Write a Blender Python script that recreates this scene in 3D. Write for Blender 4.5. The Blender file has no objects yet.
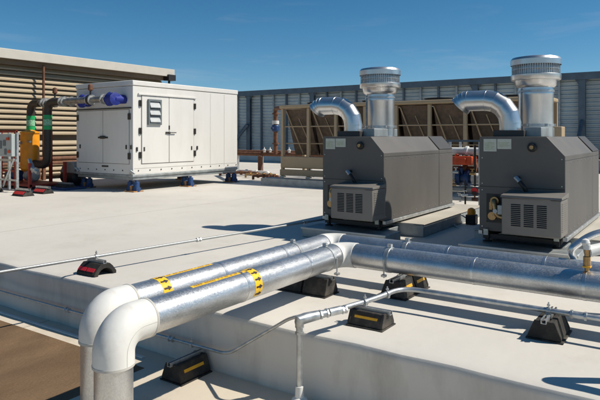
import bpy, bmesh, math, random
from mathutils import Vector, Matrix
random.seed(7)
PI = math.pi
S = bpy.context.scene
C = bpy.data.collections.new("scene"); S.collection.children.link(C)

# ------------------------------------------------------------------ materials
MATS = {}
def mat(name, col, rough=.6, metal=0., var=.12, vscale=3., bump=0., bscale=40., dirt=None, dscale=1.5, damt=.5, spec=.5,
        stretch=None, emis=None):
    if name in MATS: return MATS[name]
    m = bpy.data.materials.new(name); m.use_nodes = True
    nt = m.node_tree; N = nt.nodes; L = nt.links
    b = N['Principled BSDF']
    b.inputs['Roughness'].default_value = rough
    b.inputs['Metallic'].default_value = metal
    b.inputs['Specular IOR Level'].default_value = spec
    tc = N.new('ShaderNodeTexCoord'); mp = N.new('ShaderNodeMapping')
    L.new(tc.outputs['Object'], mp.inputs['Vector'])
    if stretch: mp.inputs['Scale'].default_value = stretch
    n = N.new('ShaderNodeTexNoise'); n.inputs['Scale'].default_value = vscale; n.inputs['Detail'].default_value = 6
    L.new(mp.outputs[0], n.inputs['Vector'])
    r = N.new('ShaderNodeValToRGB')
    r.color_ramp.elements[0].position = .3; r.color_ramp.elements[1].position = .7
    c0 = [max(0, c*(1-var)) for c in col]; c1 = [min(1, c*(1+var)) for c in col]
    r.color_ramp.elements[0].color = (*c0, 1); r.color_ramp.elements[1].color = (*c1, 1)
    L.new(n.outputs['Fac'], r.inputs['Fac'])
    out = r.outputs['Color']
    if dirt:
        n2 = N.new('ShaderNodeTexNoise'); n2.inputs['Scale'].default_value = dscale; n2.inputs['Detail'].default_value = 9
        n2.inputs['Roughness'].default_value = .65
        L.new(mp.outputs[0], n2.inputs['Vector'])
        r2 = N.new('ShaderNodeValToRGB'); r2.color_ramp.elements[0].position = .48; r2.color_ramp.elements[1].position = .72
        r2.color_ramp.elements[0].color = (0, 0, 0, 1); r2.color_ramp.elements[1].color = (damt,)*3 + (1,)
        L.new(n2.outputs['Fac'], r2.inputs['Fac'])
        mx = N.new('ShaderNodeMixRGB'); mx.inputs[2].default_value = (*dirt, 1)
        L.new(r2.outputs['Color'], mx.inputs[0]); L.new(out, mx.inputs[1]); out = mx.outputs[0]
    L.new(out, b.inputs['Base Color'])
    # roughness breakup
    mr = N.new('ShaderNodeMapRange'); mr.inputs['To Min'].default_value = max(.02, rough*.8); mr.inputs['To Max'].default_value = min(1, rough*1.25)
    L.new(n.outputs['Fac'], mr.inputs['Value']); L.new(mr.outputs[0], b.inputs['Roughness'])
    if bump:
        n3 = N.new('ShaderNodeTexNoise'); n3.inputs['Scale'].default_value = bscale; n3.inputs['Detail'].default_value = 3
        L.new(mp.outputs[0], n3.inputs['Vector'])
        bp = N.new('ShaderNodeBump'); bp.inputs['Strength'].default_value = bump; bp.inputs['Distance'].default_value = .01
        L.new(n3.outputs['Fac'], bp.inputs['Height']); L.new(bp.outputs[0], b.inputs['Normal'])
    MATS[name] = m
    return m

def membrane(name, col, dirt, damt, seam_x=2.4, seam_y=9.):
    """white single-ply roof membrane: seams, wrinkles, scuffs, ponding stains"""
    m = bpy.data.materials.new(name); m.use_nodes = True
    nt = m.node_tree; N = nt.nodes; L = nt.links; b = N['Principled BSDF']
    b.inputs['Roughness'].default_value = .62; b.inputs['Specular IOR Level'].default_value = .3
    tc = N.new('ShaderNodeTexCoord')
    def noise(sc, det=6, ro=.5, vec=None, scl=None):
        mp = N.new('ShaderNodeMapping'); L.new(tc.outputs['Object'], mp.inputs['Vector'])
        if scl: mp.inputs['Scale'].default_value = scl
        n = N.new('ShaderNodeTexNoise'); n.inputs['Scale'].default_value = sc; n.inputs['Detail'].default_value = det
        n.inputs['Roughness'].default_value = ro; L.new(mp.outputs[0], n.inputs['Vector']); return n.outputs['Fac']
    def ramp(src, p0, p1, v0, v1):
        r = N.new('ShaderNodeMapRange'); r.inputs['From Min'].default_value = p0; r.inputs['From Max'].default_value = p1
        r.inputs['To Min'].default_value = v0; r.inputs['To Max'].default_value = v1; L.new(src, r.inputs['Value']); return r.outputs[0]
    def mix(f, a, c2):
        mx = N.new('ShaderNodeMixRGB'); L.new(f, mx.inputs[0])
        if isinstance(a, tuple): mx.inputs[1].default_value = (*a, 1)
        else: L.new(a, mx.inputs[1])
        mx.inputs[2].default_value = (*c2, 1); return mx.outputs[0]
    c = mix(ramp(noise(.35, 8, .6), .35, .7, 0, 1), col, tuple(x*.86 for x in col))
    c = mix(ramp(noise(1.1, 12, .72), .52, .75, 0, damt), c, dirt)
    c = mix(ramp(noise(5, 8, .8, scl=(.35, 1.6, 1)), .60, .76, 0, damt*.6), c, dirt)
    c = mix(ramp(noise(60, 3, .6), .66, .74, 0, .35), c, tuple(x*.6 for x in dirt))
    # welded seams
    sp = N.new('ShaderNodeSeparateXYZ'); L.new(tc.outputs['Object'], sp.inputs[0])
    wob = ramp(noise(.8, 2), 0, 1, -.05, .05)
    ad = N.new('ShaderNodeMath'); ad.operation = 'ADD'; L.new(sp.outputs['X'], ad.inputs[0]); L.new(wob, ad.inputs[1])
    mo = N.new('ShaderNodeMath'); mo.operation = 'PINGPONG'; mo.inputs[1].default_value = seam_x; L.new(ad.outputs[0], mo.inputs[0])
    seam = ramp(mo.outputs[0], 0, .012, 1, 0)
    lap = ramp(mo.outputs[0], .0, .06, 1, 0)
    ad2 = N.new('ShaderNodeMath'); ad2.operation = 'ADD'; L.new(sp.outputs['Y'], ad2.inputs[0]); ad2.inputs[1].default_value = 1.3
    mo2 = N.new('ShaderNodeMath'); mo2.operation = 'PINGPONG'; mo2.inputs[1].default_value = seam_y; L.new(ad2.outputs[0], mo2.inputs[0])
    seam2 = ramp(mo2.outputs[0], 0, .014, 1, 0)
    mxs = N.new('ShaderNodeMath'); mxs.operation = 'MAXIMUM'; L.new(seam, mxs.inputs[0]); L.new(seam2, mxs.inputs[1])
    ms = N.new('ShaderNodeMath'); ms.operation = 'MULTIPLY'; L.new(mxs.outputs[0], ms.inputs[0]); ms.inputs[1].default_value = .85
    c = mix(ms.outputs[0], c, tuple(x*.5 for x in dirt))
    L.new(c, b.inputs['Base Color'])
    h = ramp(noise(1.3, 4, .5, scl=(1, .5, 1)), 0, 1, 0, 1)
    h2 = noise(14, 4)
    m1 = N.new('ShaderNodeMath'); m1.operation = 'MULTIPLY'; L.new(h2, m1.inputs[0]); m1.inputs[1].default_value = .1
    a1 = N.new('ShaderNodeMath'); a1.operation = 'ADD'; L.new(h, a1.inputs[0]); L.new(m1.outputs[0], a1.inputs[1])
    l1 = N.new('ShaderNodeMath'); l1.operation = 'MULTIPLY'; L.new(lap, l1.inputs[0]); l1.inputs[1].default_value = .25
    a2 = N.new('ShaderNodeMath'); a2.operation = 'ADD'; L.new(a1.outputs[0], a2.inputs[0]); L.new(l1.outputs[0], a2.inputs[1])
    bp = N.new('ShaderNodeBump'); bp.inputs['Strength'].default_value = .5; bp.inputs['Distance'].default_value = .03
    L.new(a2.outputs[0], bp.inputs['Height']); L.new(bp.outputs[0], b.inputs['Normal'])
    MATS[name] = m
    return m

ROOF = membrane('roof_membrane', (.62, .59, .54), (.36, .32, .26), .38)
ROOFLOW = membrane('lower_membrane', (.62, .55, .45), (.33, .26, .18), .6, 3.1)
WALLM = mat('edge_membrane', (.66, .62, .56), .6, var=.06, vscale=1.2, bump=.35, bscale=3, dirt=(.27, .24, .20), dscale=2.2, damt=.5, stretch=(1, 1, .35))
def brown_floor():
    m = mat('brown_mat', (.155, .095, .048), .75, var=.22, vscale=3.5, bump=.5, bscale=70, dirt=(.13, .075, .035), dscale=2.4, damt=.75, stretch=(1.0, .45, 1))
    nt = m.node_tree; N = nt.nodes; L = nt.links; b = N['Principled BSDF']
    src = b.inputs['Base Color'].links[0].from_socket
    tc = N.new('ShaderNodeTexCoord'); n = N.new('ShaderNodeTexNoise'); n.inputs['Scale'].default_value = 55; n.inputs['Detail'].default_value = 8; n.inputs['Roughness'].default_value = .8
    L.new(tc.outputs['Object'], n.inputs['Vector'])
    r = N.new('ShaderNodeMapRange'); r.inputs['From Min'].default_value = .4; r.inputs['From Max'].default_value = .62; r.inputs['To Min'].default_value = .85; r.inputs['To Max'].default_value = 1.1
    L.new(n.outputs['Fac'], r.inputs['Value'])
    mx = N.new('ShaderNodeMixRGB'); mx.blend_type = 'MULTIPLY'; mx.inputs[0].default_value = 1; L.new(src, mx.inputs[1]); L.new(r.outputs[0], mx.inputs[2]); L.new(mx.outputs[0], b.inputs['Base Color'])
    return m
BROWN = brown_floor()
ALU = mat('aluminium_jacket', (.62, .63, .64), .36, .95, var=.1, vscale=5, bump=.22, bscale=170, dirt=(.40, .39, .37), dscale=3, damt=.5)
ALUS = mat('aluminium_smooth', (.66, .66, .66), .31, .95, var=.1, vscale=4, bump=.05, bscale=12)
def jacket_detail(m):
    nt = m.node_tree; N = nt.nodes; L = nt.links; b = N['Principled BSDF']
    tc = N.new('ShaderNodeTexCoord')
    v = N.new('ShaderNodeTexVoronoi'); v.inputs['Scale'].default_value = 130; L.new(tc.outputs['Object'], v.inputs['Vector'])
    v.feature = 'F1'
    sx_ = N.new('ShaderNodeSeparateColor'); L.new(v.outputs['Color'], sx_.inputs[0])
    r = N.new('ShaderNodeMapRange'); r.inputs['To Min'].default_value = .33; r.inputs['To Max'].default_value = .46; L.new(sx_.outputs[0], r.inputs['Value']); L.new(r.outputs[0], b.inputs['Roughness'])
    src = b.inputs['Base Color'].links[0].from_socket
    r2 = N.new('ShaderNodeMapRange'); r2.inputs['To Min'].default_value = .90; r2.inputs['To Max'].default_value = 1.06; L.new(sx_.outputs[1], r2.inputs['Value'])
    mx = N.new('ShaderNodeMixRGB'); mx.blend_type = 'MULTIPLY'; mx.inputs[0].default_value = 1; L.new(src, mx.inputs[1]); L.new(r2.outputs[0], mx.inputs[2]); L.new(mx.outputs[0], b.inputs['Base Color'])
    n = N.new('ShaderNodeTexNoise'); n.inputs['Scale'].default_value = 6; n.inputs['Detail'].default_value = 2; L.new(tc.outputs['Object'], n.inputs['Vector'])
    bp = N.new('ShaderNodeBump'); bp.inputs['Strength'].default_value = .3; bp.inputs['Distance'].default_value = .010; L.new(n.outputs['Fac'], bp.inputs['Height'])
    b2 = N.new('ShaderNodeBump'); b2.inputs['Strength'].default_value = .16; b2.inputs['Distance'].default_value = .002; L.new(v.outputs['Distance'], b2.inputs['Height'])
    L.new(bp.outputs[0], b2.inputs['Normal']); L.new(b2.outputs[0], b.inputs['Normal'])
jacket_detail(ALU)
GALV = mat('galvanised_steel', (.50, .52, .53), .42, .8, var=.2, vscale=18, dirt=(.33, .33, .32), dscale=8, damt=.6)
COND = mat('weathered_conduit', (.34, .36, .37), .5, .6, var=.15, vscale=12, dirt=(.25, .25, .24), dscale=6, damt=.5)
GALVD = mat('galvanised_sheet', (.34, .37, .38), .5, .55, var=.2, vscale=6, dirt=(.25, .24, .22), dscale=4, damt=.5)
PVC = mat('white_pvc', (.70, .695, .665), .5, var=.05, vscale=3, dirt=(.46, .41, .34), dscale=6, damt=.5, bump=.12, bscale=14)
RUB = mat('black_rubber', (.022, .02, .018), .8, var=.35, vscale=8, bump=.5, bscale=90, dirt=(.09, .075, .06), dscale=9, damt=.6)
YEL = mat('yellow_reflective', (.80, .40, .02), .4, var=.1, vscale=12)
YLB = mat('yellow_label', (.85, .50, .02), .45, var=.12, vscale=10)
INK = mat('label_ink', (.03, .02, .02), .6)
RED = mat('red_reflective', (.62, .02, .03), .35, var=.15)
BOIL = mat('charcoal_paint', (.098, .092, .086), .55, .0, var=.09, vscale=1.4, bump=.05, bscale=3, dirt=(.15, .14, .125), dscale=2.5, damt=.25, stretch=(1.2, 1.2, .5))
BOILD = mat('dark_charcoal_paint', (.045, .042, .04), .5, var=.1)
BLK = mat('black_paint', (.012, .012, .013), .5, var=.2)
BRASS = mat('brass', (.38, .25, .12), .35, .85, var=.25, vscale=30)
PLATE = mat('label_plate', (.50, .52, .46), .45, var=.08, vscale=20)
PLATE2 = mat('label_print', (.36, .40, .26), .5, var=.3, vscale=60)
CONT = mat('white_enclosure_paint', (.67, .655, .625), .45, var=.03, vscale=1, dirt=(.46, .43, .38), dscale=1.4, damt=.28, stretch=(1, 1, .3), bump=.02, bscale=4)
CSEAM = mat('seam_shadow_gap', (.16, .155, .15), .7)
HINGE = mat('dark_hinge', (.05, .045, .04), .5, .3)
VENTF = mat('grey_vent_frame', (.13, .15, .16), .5)
VENTB = mat('vent_blade', (.42, .44, .45), .5)
BLUE = mat('blue_paint', (.014, .05, .15), .45, var=.25, vscale=10, dirt=(.02, .03, .09), dscale=8)
BLUT = mat('blue_tarp', (.006, .018, .20), .6, var=.3, vscale=8, bump=.9, bscale=14)
WOOD = mat('orange_timber', (.38, .19, .07), .75, var=.25, vscale=12)
TAN = mat('tan_paint', (.40, .30, .185), .55, var=.1, vscale=3, dirt=(.25, .17, .1), dscale=3, damt=.4)
COIL = mat('coil_fins', (.075, .048, .030), .6, var=.35, vscale=9, bump=.4, bscale=60)
BWALL = mat('beige_slat', (.35, .275, .18), .55, var=.12, vscale=1.2, dirt=(.27, .21, .14), dscale=1.2, damt=.4, stretch=(1, 1, .4))
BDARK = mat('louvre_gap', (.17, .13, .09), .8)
FASC = mat('fascia_paint', (.52, .49, .43), .5, var=.04)
SCR = mat('galvanised_screen', (.40, .46, .48), .5, .0, var=.14, vscale=.8, dirt=(.25, .28, .29), dscale=1.2, damt=.5)
SCRD = mat('blue_grey_steel', (.085, .12, .155), .5, .1, var=.15)
RUST = mat('rusted_pipe', (.15, .065, .035), .75, var=.4, vscale=9, bump=.3, bscale=40)
WHT = mat('white_jacket', (.68, .68, .66), .5, var=.06, dirt=(.4, .38, .34), dscale=5, damt=.4)
ORG = mat('orange_red_paint', (.50, .06, .012), .4, var=.15, vscale=6)
TANK = mat('orange_yellow_paint', (.80, .30, .01), .38, var=.1, vscale=5, dirt=(.5, .2, .02), dscale=6, damt=.4)
BPIPE = mat('black_insulation', (.035, .026, .02), .5, var=.3, vscale=5, bump=.3, bscale=30)
GRN = mat('green_band', (.01, .38, .12), .45, var=.1)
REDP = mat('red_frame_paint', (.30, .025, .015), .5, var=.25, vscale=8)
CTRL = mat('control_box_grey', (.38, .42, .42), .45, var=.06)
GROUND = mat('far_ground', (.16, .15, .12), .9, var=.3, vscale=.02, dirt=(.08, .1, .05), dscale=.01)
def vary_by_object(m, lo, hi):
    nt = m.node_tree; N = nt.nodes; L = nt.links; b = N['Principled BSDF']; src = b.inputs['Base Color'].links[0].from_socket
    oi = N.new('ShaderNodeObjectInfo'); r = N.new('ShaderNodeMapRange'); r.inputs['To Min'].default_value = lo; r.inputs['To Max'].default_value = hi
    L.new(oi.outputs['Random'], r.inputs['Value']); mx = N.new('ShaderNodeMixRGB'); mx.blend_type = 'MULTIPLY'; mx.inputs[0].default_value = 1
    L.new(src, mx.inputs[1]); L.new(r.outputs[0], mx.inputs[2]); L.new(mx.outputs[0], b.inputs['Base Color'])
vary_by_object(SCR, .8, 1.15); vary_by_object(COIL, .7, 1.5); vary_by_object(RUB, .7, 1.8)
BODY = mat('parapet_white', (.74, .72, .68), .6, var=.08, vscale=.7, dirt=(.4, .36, .3), damt=.4)

# ------------------------------------------------------------------ mesh builder
class MB:
    def __init__(s): s.bm = bmesh.new()
    def face(s, vs):
        try: s.bm.faces.new(vs)
        except ValueError: pass
    def box(s, x0, x1, y0, y1, z0, z1, M=None):
        v = [s.bm.verts.new(M @ Vector(p) if M else p) for p in
             ((x0,y0,z0),(x1,y0,z0),(x1,y1,z0),(x0,y1,z0),(x0,y0,z1),(x1,y0,z1),(x1,y1,z1),(x0,y1,z1))]
        for f in ((3,2,1,0),(4,5,6,7),(0,1,5,4),(1,2,6,5),(2,3,7,6),(3,0,4,7)): s.face([v[i] for i in f])
        return s
    def prism(s, poly, axis, a, b):
        """poly: 2D points; axis 'x','y' or 'z': extrusion from a to b"""
        def P(p, t):
            return {'x': (t, p[0], p[1]), 'y': (p[0], t, p[1]), 'z': (p[0], p[1], t)}[axis]
        A = [s.bm.verts.new(P(p, a)) for p in poly]; B = [s.bm.verts.new(P(p, b)) for p in poly]
        n = len(poly)
        s.face(A); s.face(B[::-1])
        for i in range(n): s.face([A[i], A[(i+1) % n], B[(i+1) % n], B[i]])
        return s
    def tube(s, pts, r, seg=20, caps=True, inner=None):
        pts = [Vector(p) for p in pts]; n = len(pts)
        rs = r if isinstance(r, (list, tuple)) else [r]*n
        T = []
        for i in range(n):
            a = pts[max(0, i-1)]; b = pts[min(n-1, i+1)]
            t1 = (pts[i]-a); t2 = (b-pts[i])
            t = (t1.normalized() if t1.length else Vector()) + (t2.normalized() if t2.length else Vector())
            T.append(t.normalized())
        up = Vector((0, 0, 1)) if abs(T[0].z) < .9 else Vector((1, 0, 0))
        u = T[0].cross(up).normalized()
        rings = []
        for i in range(n):
            u = (u - T[i]*u.dot(T[i])).normalized(); w = T[i].cross(u)
            # mitre widening
            k = 1
            if 0 < i < n-1:
                d = (pts[i]-pts[i-1]).normalized().dot(T[i]); k = 1/max(.5, d)
            bend = None
            if 0 < i < n-1 and k > 1.0005:
                bend = ((pts[i+1]-pts[i]).normalized() - (pts[i]-pts[i-1]).normalized()).normalized()
            ring = []
            for j in range(seg):
                an = 2*PI*j/seg; o = (u*math.cos(an)+w*math.sin(an))*rs[i]
                if bend: o = o + bend*o.dot(bend)*(k-1)
                ring.append(s.bm.verts.new(pts[i]+o))
            rings.append(ring)
        for i in range(n-1):
            for j in range(seg):
                s.face([rings[i][j], rings[i][(j+1) % seg], rings[i+1][(j+1) % seg], rings[i+1][j]])
        if caps: s.face(rings[0][::-1]); s.face(rings[-1])
        return s
    def cyl(s, p, q, r, seg=20): return s.tube([p, q], r, seg)
    def ring(s, c, d, r, w, t=.006, seg=28):
        """band of width w standing t proud of radius r about axis d"""
        c = Vector(c); d = Vector(d).normalized()
        return s.tube([c-d*w/2, c-d*w/2*.98, c+d*w/2*.98, c+d*w/2], [r-.002, r+t, r+t, r-.002], seg)
    def lathe(s, prof, c, seg=36):
        c = Vector(c); rings = []
        for (r, z) in prof:
            rings.append([s.bm.verts.new(c+Vector((r*math.cos(2*PI*j/seg), r*math.sin(2*PI*j/seg), z))) for j in range(seg)])
        for i in range(len(rings)-1):
            for j in range(seg): s.face([rings[i][j], rings[i][(j+1) % seg], rings[i+1][(j+1) % seg], rings[i+1][j]])
        s.face(rings[0][::-1]); s.face(rings[-1]); return s
    def patch(s, c, axis, r, a0, a1, t0, t1, seg=10, th=.0015):
        """thin curved sticker on a pipe along 'y' or 'x' through c; a = angle from +Z towards +X (y axis) / towards -Y (x axis)"""
        c = Vector(c)
        def P(an, t, rr):
            if axis == 'y': return Vector((c.x+rr*math.sin(an), t, c.z+rr*math.cos(an)))
            return Vector((t, c.y-rr*math.sin(an), c.z+rr*math.cos(an)))
        O = [[s.bm.verts.new(P(a0+(a1-a0)*i/seg, t, r+th)) for i in range(seg+1)] for t in (t0, t1)]
        I = [[s.bm.verts.new(P(a0+(a1-a0)*i/seg, t, r-.002)) for i in range(seg+1)] for t in (t0, t1)]
        for i in range(seg):
            s.face([O[0][i], O[0][i+1], O[1][i+1], O[1][i]])
            s.face([I[0][i+1], I[0][i], I[1][i], I[1][i+1]])
            s.face([I[0][i], I[0][i+1], O[0][i+1], O[0][i]]); s.face([I[1][i+1], I[1][i], O[1][i], O[1][i+1]])
        s.face([I[0][0], O[0][0], O[1][0], I[1][0]]); s.face([O[0][-1], I[0][-1], I[1][-1], O[1][-1]])
        return s

def world_loc(o):
    v = Vector()
    while o is not None: v += o.location; o = o.parent
    return v
def part(name, mb, m, parent=None, bevel=0., angle=35, seg=2, sub=None):
    """link one mesh; vertices were given in world coordinates"""
    bm = mb.bm
    off = world_loc(parent)
    if parent is None:
        # origin at the base centre
        xs = [v.co.x for v in bm.verts]; ys = [v.co.y for v in bm.verts]; zs = [v.co.z for v in bm.verts]
        off = Vector(((min(xs)+max(xs))/2, (min(ys)+max(ys))/2, min(zs)))
        if name in FIXED: off = Vector()
    for v in bm.verts: v.co -= off
    bmesh.ops.recalc_face_normals(bm, faces=bm.faces)
    me = bpy.data.meshes.new(name); bm.to_mesh(me); bm.free()
    me.materials.append(m)
    for p in me.polygons: p.use_smooth = True
    me.set_sharp_from_angle(angle=math.radians(angle))
    o = bpy.data.objects.new(name, me); C.objects.link(o)
    if parent is not None: o.parent = parent
    else: o.location = off
    if bevel:
        bv = o.modifiers.new('bevel', 'BEVEL'); bv.width = bevel; bv.segments = seg; bv.limit_method = 'ANGLE'; bv.angle_limit = math.radians(40)
    return o
FIXED = {'upper_roof', 'lower_roof', 'brown_walkway', 'ground'}
def thing(name, label, cat, loc, group=None):
    o = bpy.data.objects.new(name, None); o.empty_display_size = .1; C.objects.link(o); o.location = loc
    o['label'] = label; o['category'] = cat
    if group: o['group'] = group
    return o
def tag(o, label, cat, group=None):
    o['label'] = label; o['category'] = cat
    if group: o['group'] = group
    return o
def dup(root, delta, label=None):
    r = root.copy(); C.objects.link(r); r.location = root.location + Vector(delta)
    if label: r['label'] = label
    for ch in list(root.children):
        c = ch.copy(); C.objects.link(c); c.parent = r
        for g in list(ch.children):
            d = g.copy(); C.objects.link(d); d.parent = c
    return r
def arc(c, a, b, r, n, a0=0., a1=PI/2):
    """points c + r*(cos t * a + sin t * b)"""
    c = Vector(c); a = Vector(a); b = Vector(b)
    return [c + (a*math.cos(a0+(a1-a0)*i/n) + b*math.sin(a0+(a1-a0)*i/n))*r for i in range(n+1)]
def fillet(pts, r, n=8):
    pts = [Vector(p) for p in pts]; out = [pts[0]]
    for i in range(1, len(pts)-1):
        a = (pts[i-1]-pts[i]); b = (pts[i+1]-pts[i]); rr = min(r, a.length*.49, b.length*.49)
        A = pts[i]+a.normalized()*rr; B = pts[i]+b.normalized()*rr
        for k in range(n+1):
            t = k/n; out.append((A*(1-t)**2 + pts[i]*2*t*(1-t) + B*t*t))
    out.append(pts[-1]); return out
def struct(name, mb, m, **k):
    o = part(name, mb, m, **k); o['kind'] = 'structure'; return o

# ------------------------------------------------------------------ ground, roofs
ZL = -.528          # lower roof level
YE = 3.95           # edge of the raised roof
g = MB(); g.box(-3000, 3000, -3000, 3000, -9.5, -9.0); struct('ground', g, GROUND)
def sag_roof():
    g = MB(); bm = g.bm
    x0, x1 = -34., 14.; nx = 240
    def edge(x): return YE + .007*math.sin(x*2.3) + .005*math.sin(x*5.1+1) + .003*math.sin(x*11.3)
    def ez(x): return .003*math.sin(x*3.1+.4) + .003*math.sin(x*7.7)
    prof = [(0.0, ZL-.01), (-.004, ZL+.1), (0.004, -.30), (0, -.06), (.006, -.028), (.022, -.008), (.05, 0.0), (.12, .003), (.30, 0), (1.0, 0), (3, 0), (8, 0), (16, 0), (27.2, 0)]
    rows = []
    for i in range(nx+1):
        x = x0+(x1-x0)*i/nx; r = []
        for k, (dy, z) in enumerate(prof):
            w = 1 if k < 8 else 0
            yy = (edge(x) if w else YE) + dy
            r.append(bm.verts.new((x, yy, z + (ez(x) if 2 < k < 9 else 0))))
        r.append(bm.verts.new((x, YE+27.2, -9.0))); rows.append(r)
    for i in range(nx):
        for k in range(len(rows[0])-1): g.face([rows[i][k], rows[i+1][k], rows[i+1][k+1], rows[i][k+1]])
    return g
roof = struct('upper_roof', sag_roof(), ROOF)
roof.data.materials.append(WALLM)
for p in roof.data.polygons:
    if p.center.z < -.03: p.material_index = 1
g = MB(); g.box(-34, 14, -12, 4.4, -9.0, ZL); struct('lower_roof', g, ROOFLOW)
g = MB(); g.box(-30, -4.2, -11.9, 3.62, ZL-.02, ZL+.004); struct('brown_walkway', g, BROWN)

# termination bar / edge strip lying at the foot of the wall
g = MB(); g.box(-34, -4.4, 3.765, 3.80, ZL+.001, ZL+.012)
struct('lower_roof_seam_strip', g, WHT)

# ------------------------------------------------------------------ perimeter screen and parapet
g = MB(); g.box(-31.5, 12, 29.9, 30.3, 0.0, .5); o = part('parapet_wall', g, BODY, bevel=.02)
tag(o, 'low pale parapet wall along the foot of the metal screen', 'wall')
fen = thing('screen_fence', 'tall blue grey ribbed metal screen fence closing the back of the roof', 'fence', (-9.5, 30, .5))
posts = [-29.4+4.98*i for i in range(9)]
for i in range(8):
    g = MB(); bm = g.bm; a, b = posts[i]+.02, posts[i+1]-.02
    n = 19; pitch = 3.75/n; prof = []
    for k in range(n):
        z = .62 + k*pitch
        prof += [(30.0, z), (30.0, z+pitch*.35), (29.94, z+pitch*.5), (29.94, z+pitch*.85)]
    prof.append((30.0, .62+3.75))
    prof2 = [(y+.015, z) for (y, z) in prof][::-1]
    g.prism(prof+prof2, 'x', a, b)
    part('ribbed_panel', g, SCR, fen, angle=20)
for i, x in enumerate(posts):
    g = MB(); g.box(x-.15, x+.15, 29.72, 29.74, .45, 4.35); g.box(x-.15, x+.15, 29.9, 29.92, .45, 4.35); g.box(x-.015, x+.015, 29.74, 29.9, .45, 4.35)
    g.prism([(x-.34, 4.30), (x+.34, 4.30), (x+.12, 3.95), (x-.12, 3.95)], 'y', 29.755, 29.775)
    part('post', g, SCRD, fen)
for i in range(8):
    for k in range(1, 5):
        x = posts[i] + 4.98*k/5
        g = MB(); g.box(x-.05, x+.05, 29.8, 29.93, .6, 4.35); part('stiffener', g, SCRD if k % 2 else GALVD, fen)
g = MB(); g.box(-29.7, 12, 29.66, 30.12, 4.33, 4.5); g.box(-29.7, 12, 29.62, 29.66, 4.22, 4.55); part('header_beam', g, SCRD, fen)
g = MB(); g.box(-29.7, 12, 29.7, 29.9, .52, .62); part('bottom_rail', g, SCRD, fen)
for x in (posts[3], posts[5]):
    g = MB(); g.tube([(x, 29.7, 2.3), (x, 27.2, .05)], .09, 6); part('brace', g, SCRD, fen)
# brace that shows beside the container
g = MB(); g.tube([(posts[1]+.05, 29.6, 2.35), (posts[1]-1.3, 29.3, .75)], .12, 6); part('brace', g, SCRD, fen)

# ------------------------------------------------------------------ louvred building on the left
bl = thing('louvred_building', 'beige louvre clad building with pale roof fascia at the left edge', 'building', (-21, 6, 0))
g = MB(); g.box(-27, -20.3, -4.5, 18.4, 0.0, 4.0); part('wall', g, BDARK, bl)
g = MB()
npit = 21; pit = 4.02/npit
for k in range(npit):
    z = .12 + k*pit
    if k == 7: continue
    g.prism([(-20.25, z+.152), (-20.22, z+.162), (-20.13, z+.05), (-20.13, z), (-20.17, z)], 'y', -4.5, 18.4)
part('louvre_slats', g, BWALL, bl)
g = MB(); g.box(-27.2, -19.75, -4.7, 18.75, 4.38, 4.58); g.box(-19.75, -19.70, -4.7, 18.75, 4.28, 4.62); part('roof', g, FASC, bl, bevel=.015)
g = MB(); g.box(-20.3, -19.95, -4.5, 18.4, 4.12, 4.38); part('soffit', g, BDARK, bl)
g = MB(); g.box(-19.95, -19.6, 18.3, 18.72, 4.1, 4.36); g.cyl((-19.8, 18.5, 4.1), (-19.8, 18.5, 3.7), .05); part('gutter_outlet', g, BLK, bl)

# ------------------------------------------------------------------ white container
X0, X1, Y0, Y1, ZB, ZT = -16.0, -13.36, 11.1, 15.67, .49, 3.2
ct = thing('equipment_container', 'large white metal equipment container with double doors standing on blue jacks', 'container', ((X0+X1)/2, (Y0+Y1)/2, .33))
g = MB(); g.box(X0, X1, Y0, Y1, ZB, ZT-.16); part('body', g, CONT, ct, bevel=.012)
g = MB(); g.box(X0-.02, X1+.02, Y0-.02, Y1+.02, ZT-.15, ZT); part('roof', g, CONT, ct, bevel=.02)
g = MB(); g.box(X0+.03, X1-.03, Y0+.03, Y1-.03, .33, .42); part('base_frame', g, GALVD, ct, bevel=.01)
g = MB(); g.box(X0-.01, X1+.01, Y0-.01, Y1+.01, .42, .492); part('skirt', g, GALVD, ct, bevel=.01)
g = MB(); g.box(X1, X1+.05, 11.28, 13.62, 2.79, 2.84); part('drip_rail', g, CONT, ct, bevel=.005)
g = MB(); g.box(X0+.02, X1-.06, Y0-.03, Y0, 2.39, 2.425); part('ledge', g, HINGE, ct, bevel=.004)
# right-hand (sunlit) side doors
for (a, b) in ((11.42, 12.46), (12.48, 13.52)):
    g = MB(); g.box(X1+.001, X1+.018, a, b, .80, 2.77); d = part('door', g, CONT, ct, bevel=.006)
    if a < 12: pass
g = MB(); g.box(X1, X1+.008, 11.40, 11.42, .80, 2.78); g.box(X1, X1+.008, 12.46, 12.48, .80, 2.78); g.box(X1, X1+.008, 13.52, 13.535, .80, 2.78)
g.box(X1, X1+.008, 11.4, 13.53, .785, .80); part('door_gap', g, CSEAM, ct)
for y in (14.3, 14.98):
    g = MB(); g.box(X1, X1+.003, y, y+.012, .60, 3.0); part('panel_seam', g, mat('soft_seam', (.40, .385, .36), .6), ct)
g = MB(); g.box(X1, X1+.004, 11.15, 15.6, .66, .672); part('panel_seam', g, MATS['soft_seam'], ct)
for y in (11.36, 13.56):
    for z in (1.05, 1.75, 2.55):
        g = MB(); g.box(X1+.0, X1+.035, y-.05, y+.05, z-.09, z+.09); g.cyl((X1+.04, y, z-.09), (X1+.04, y, z+.09), .018, 10); part('hinge', g, HINGE, ct, bevel=.004)
for y, z in ((11.24, 1.22), (11.5, 1.22), (13.42, 1.22), (13.68, 1.22), (12.47, 1.86)):
    g = MB(); g.box(X1+.0, X1+.03, y-.025, y+.025, z-.06, z+.06); part('latch', g, HINGE, ct, bevel=.004)
g = MB(); g.box(X1+.018, X1+.05, 12.32, 12.50, 1.67, 1.73); g.box(X1+.05, X1+.075, 12.40, 12.72, 1.69, 1.715); part('door_handle', g, HINGE, ct, bevel=.006)
g = MB()
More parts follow.
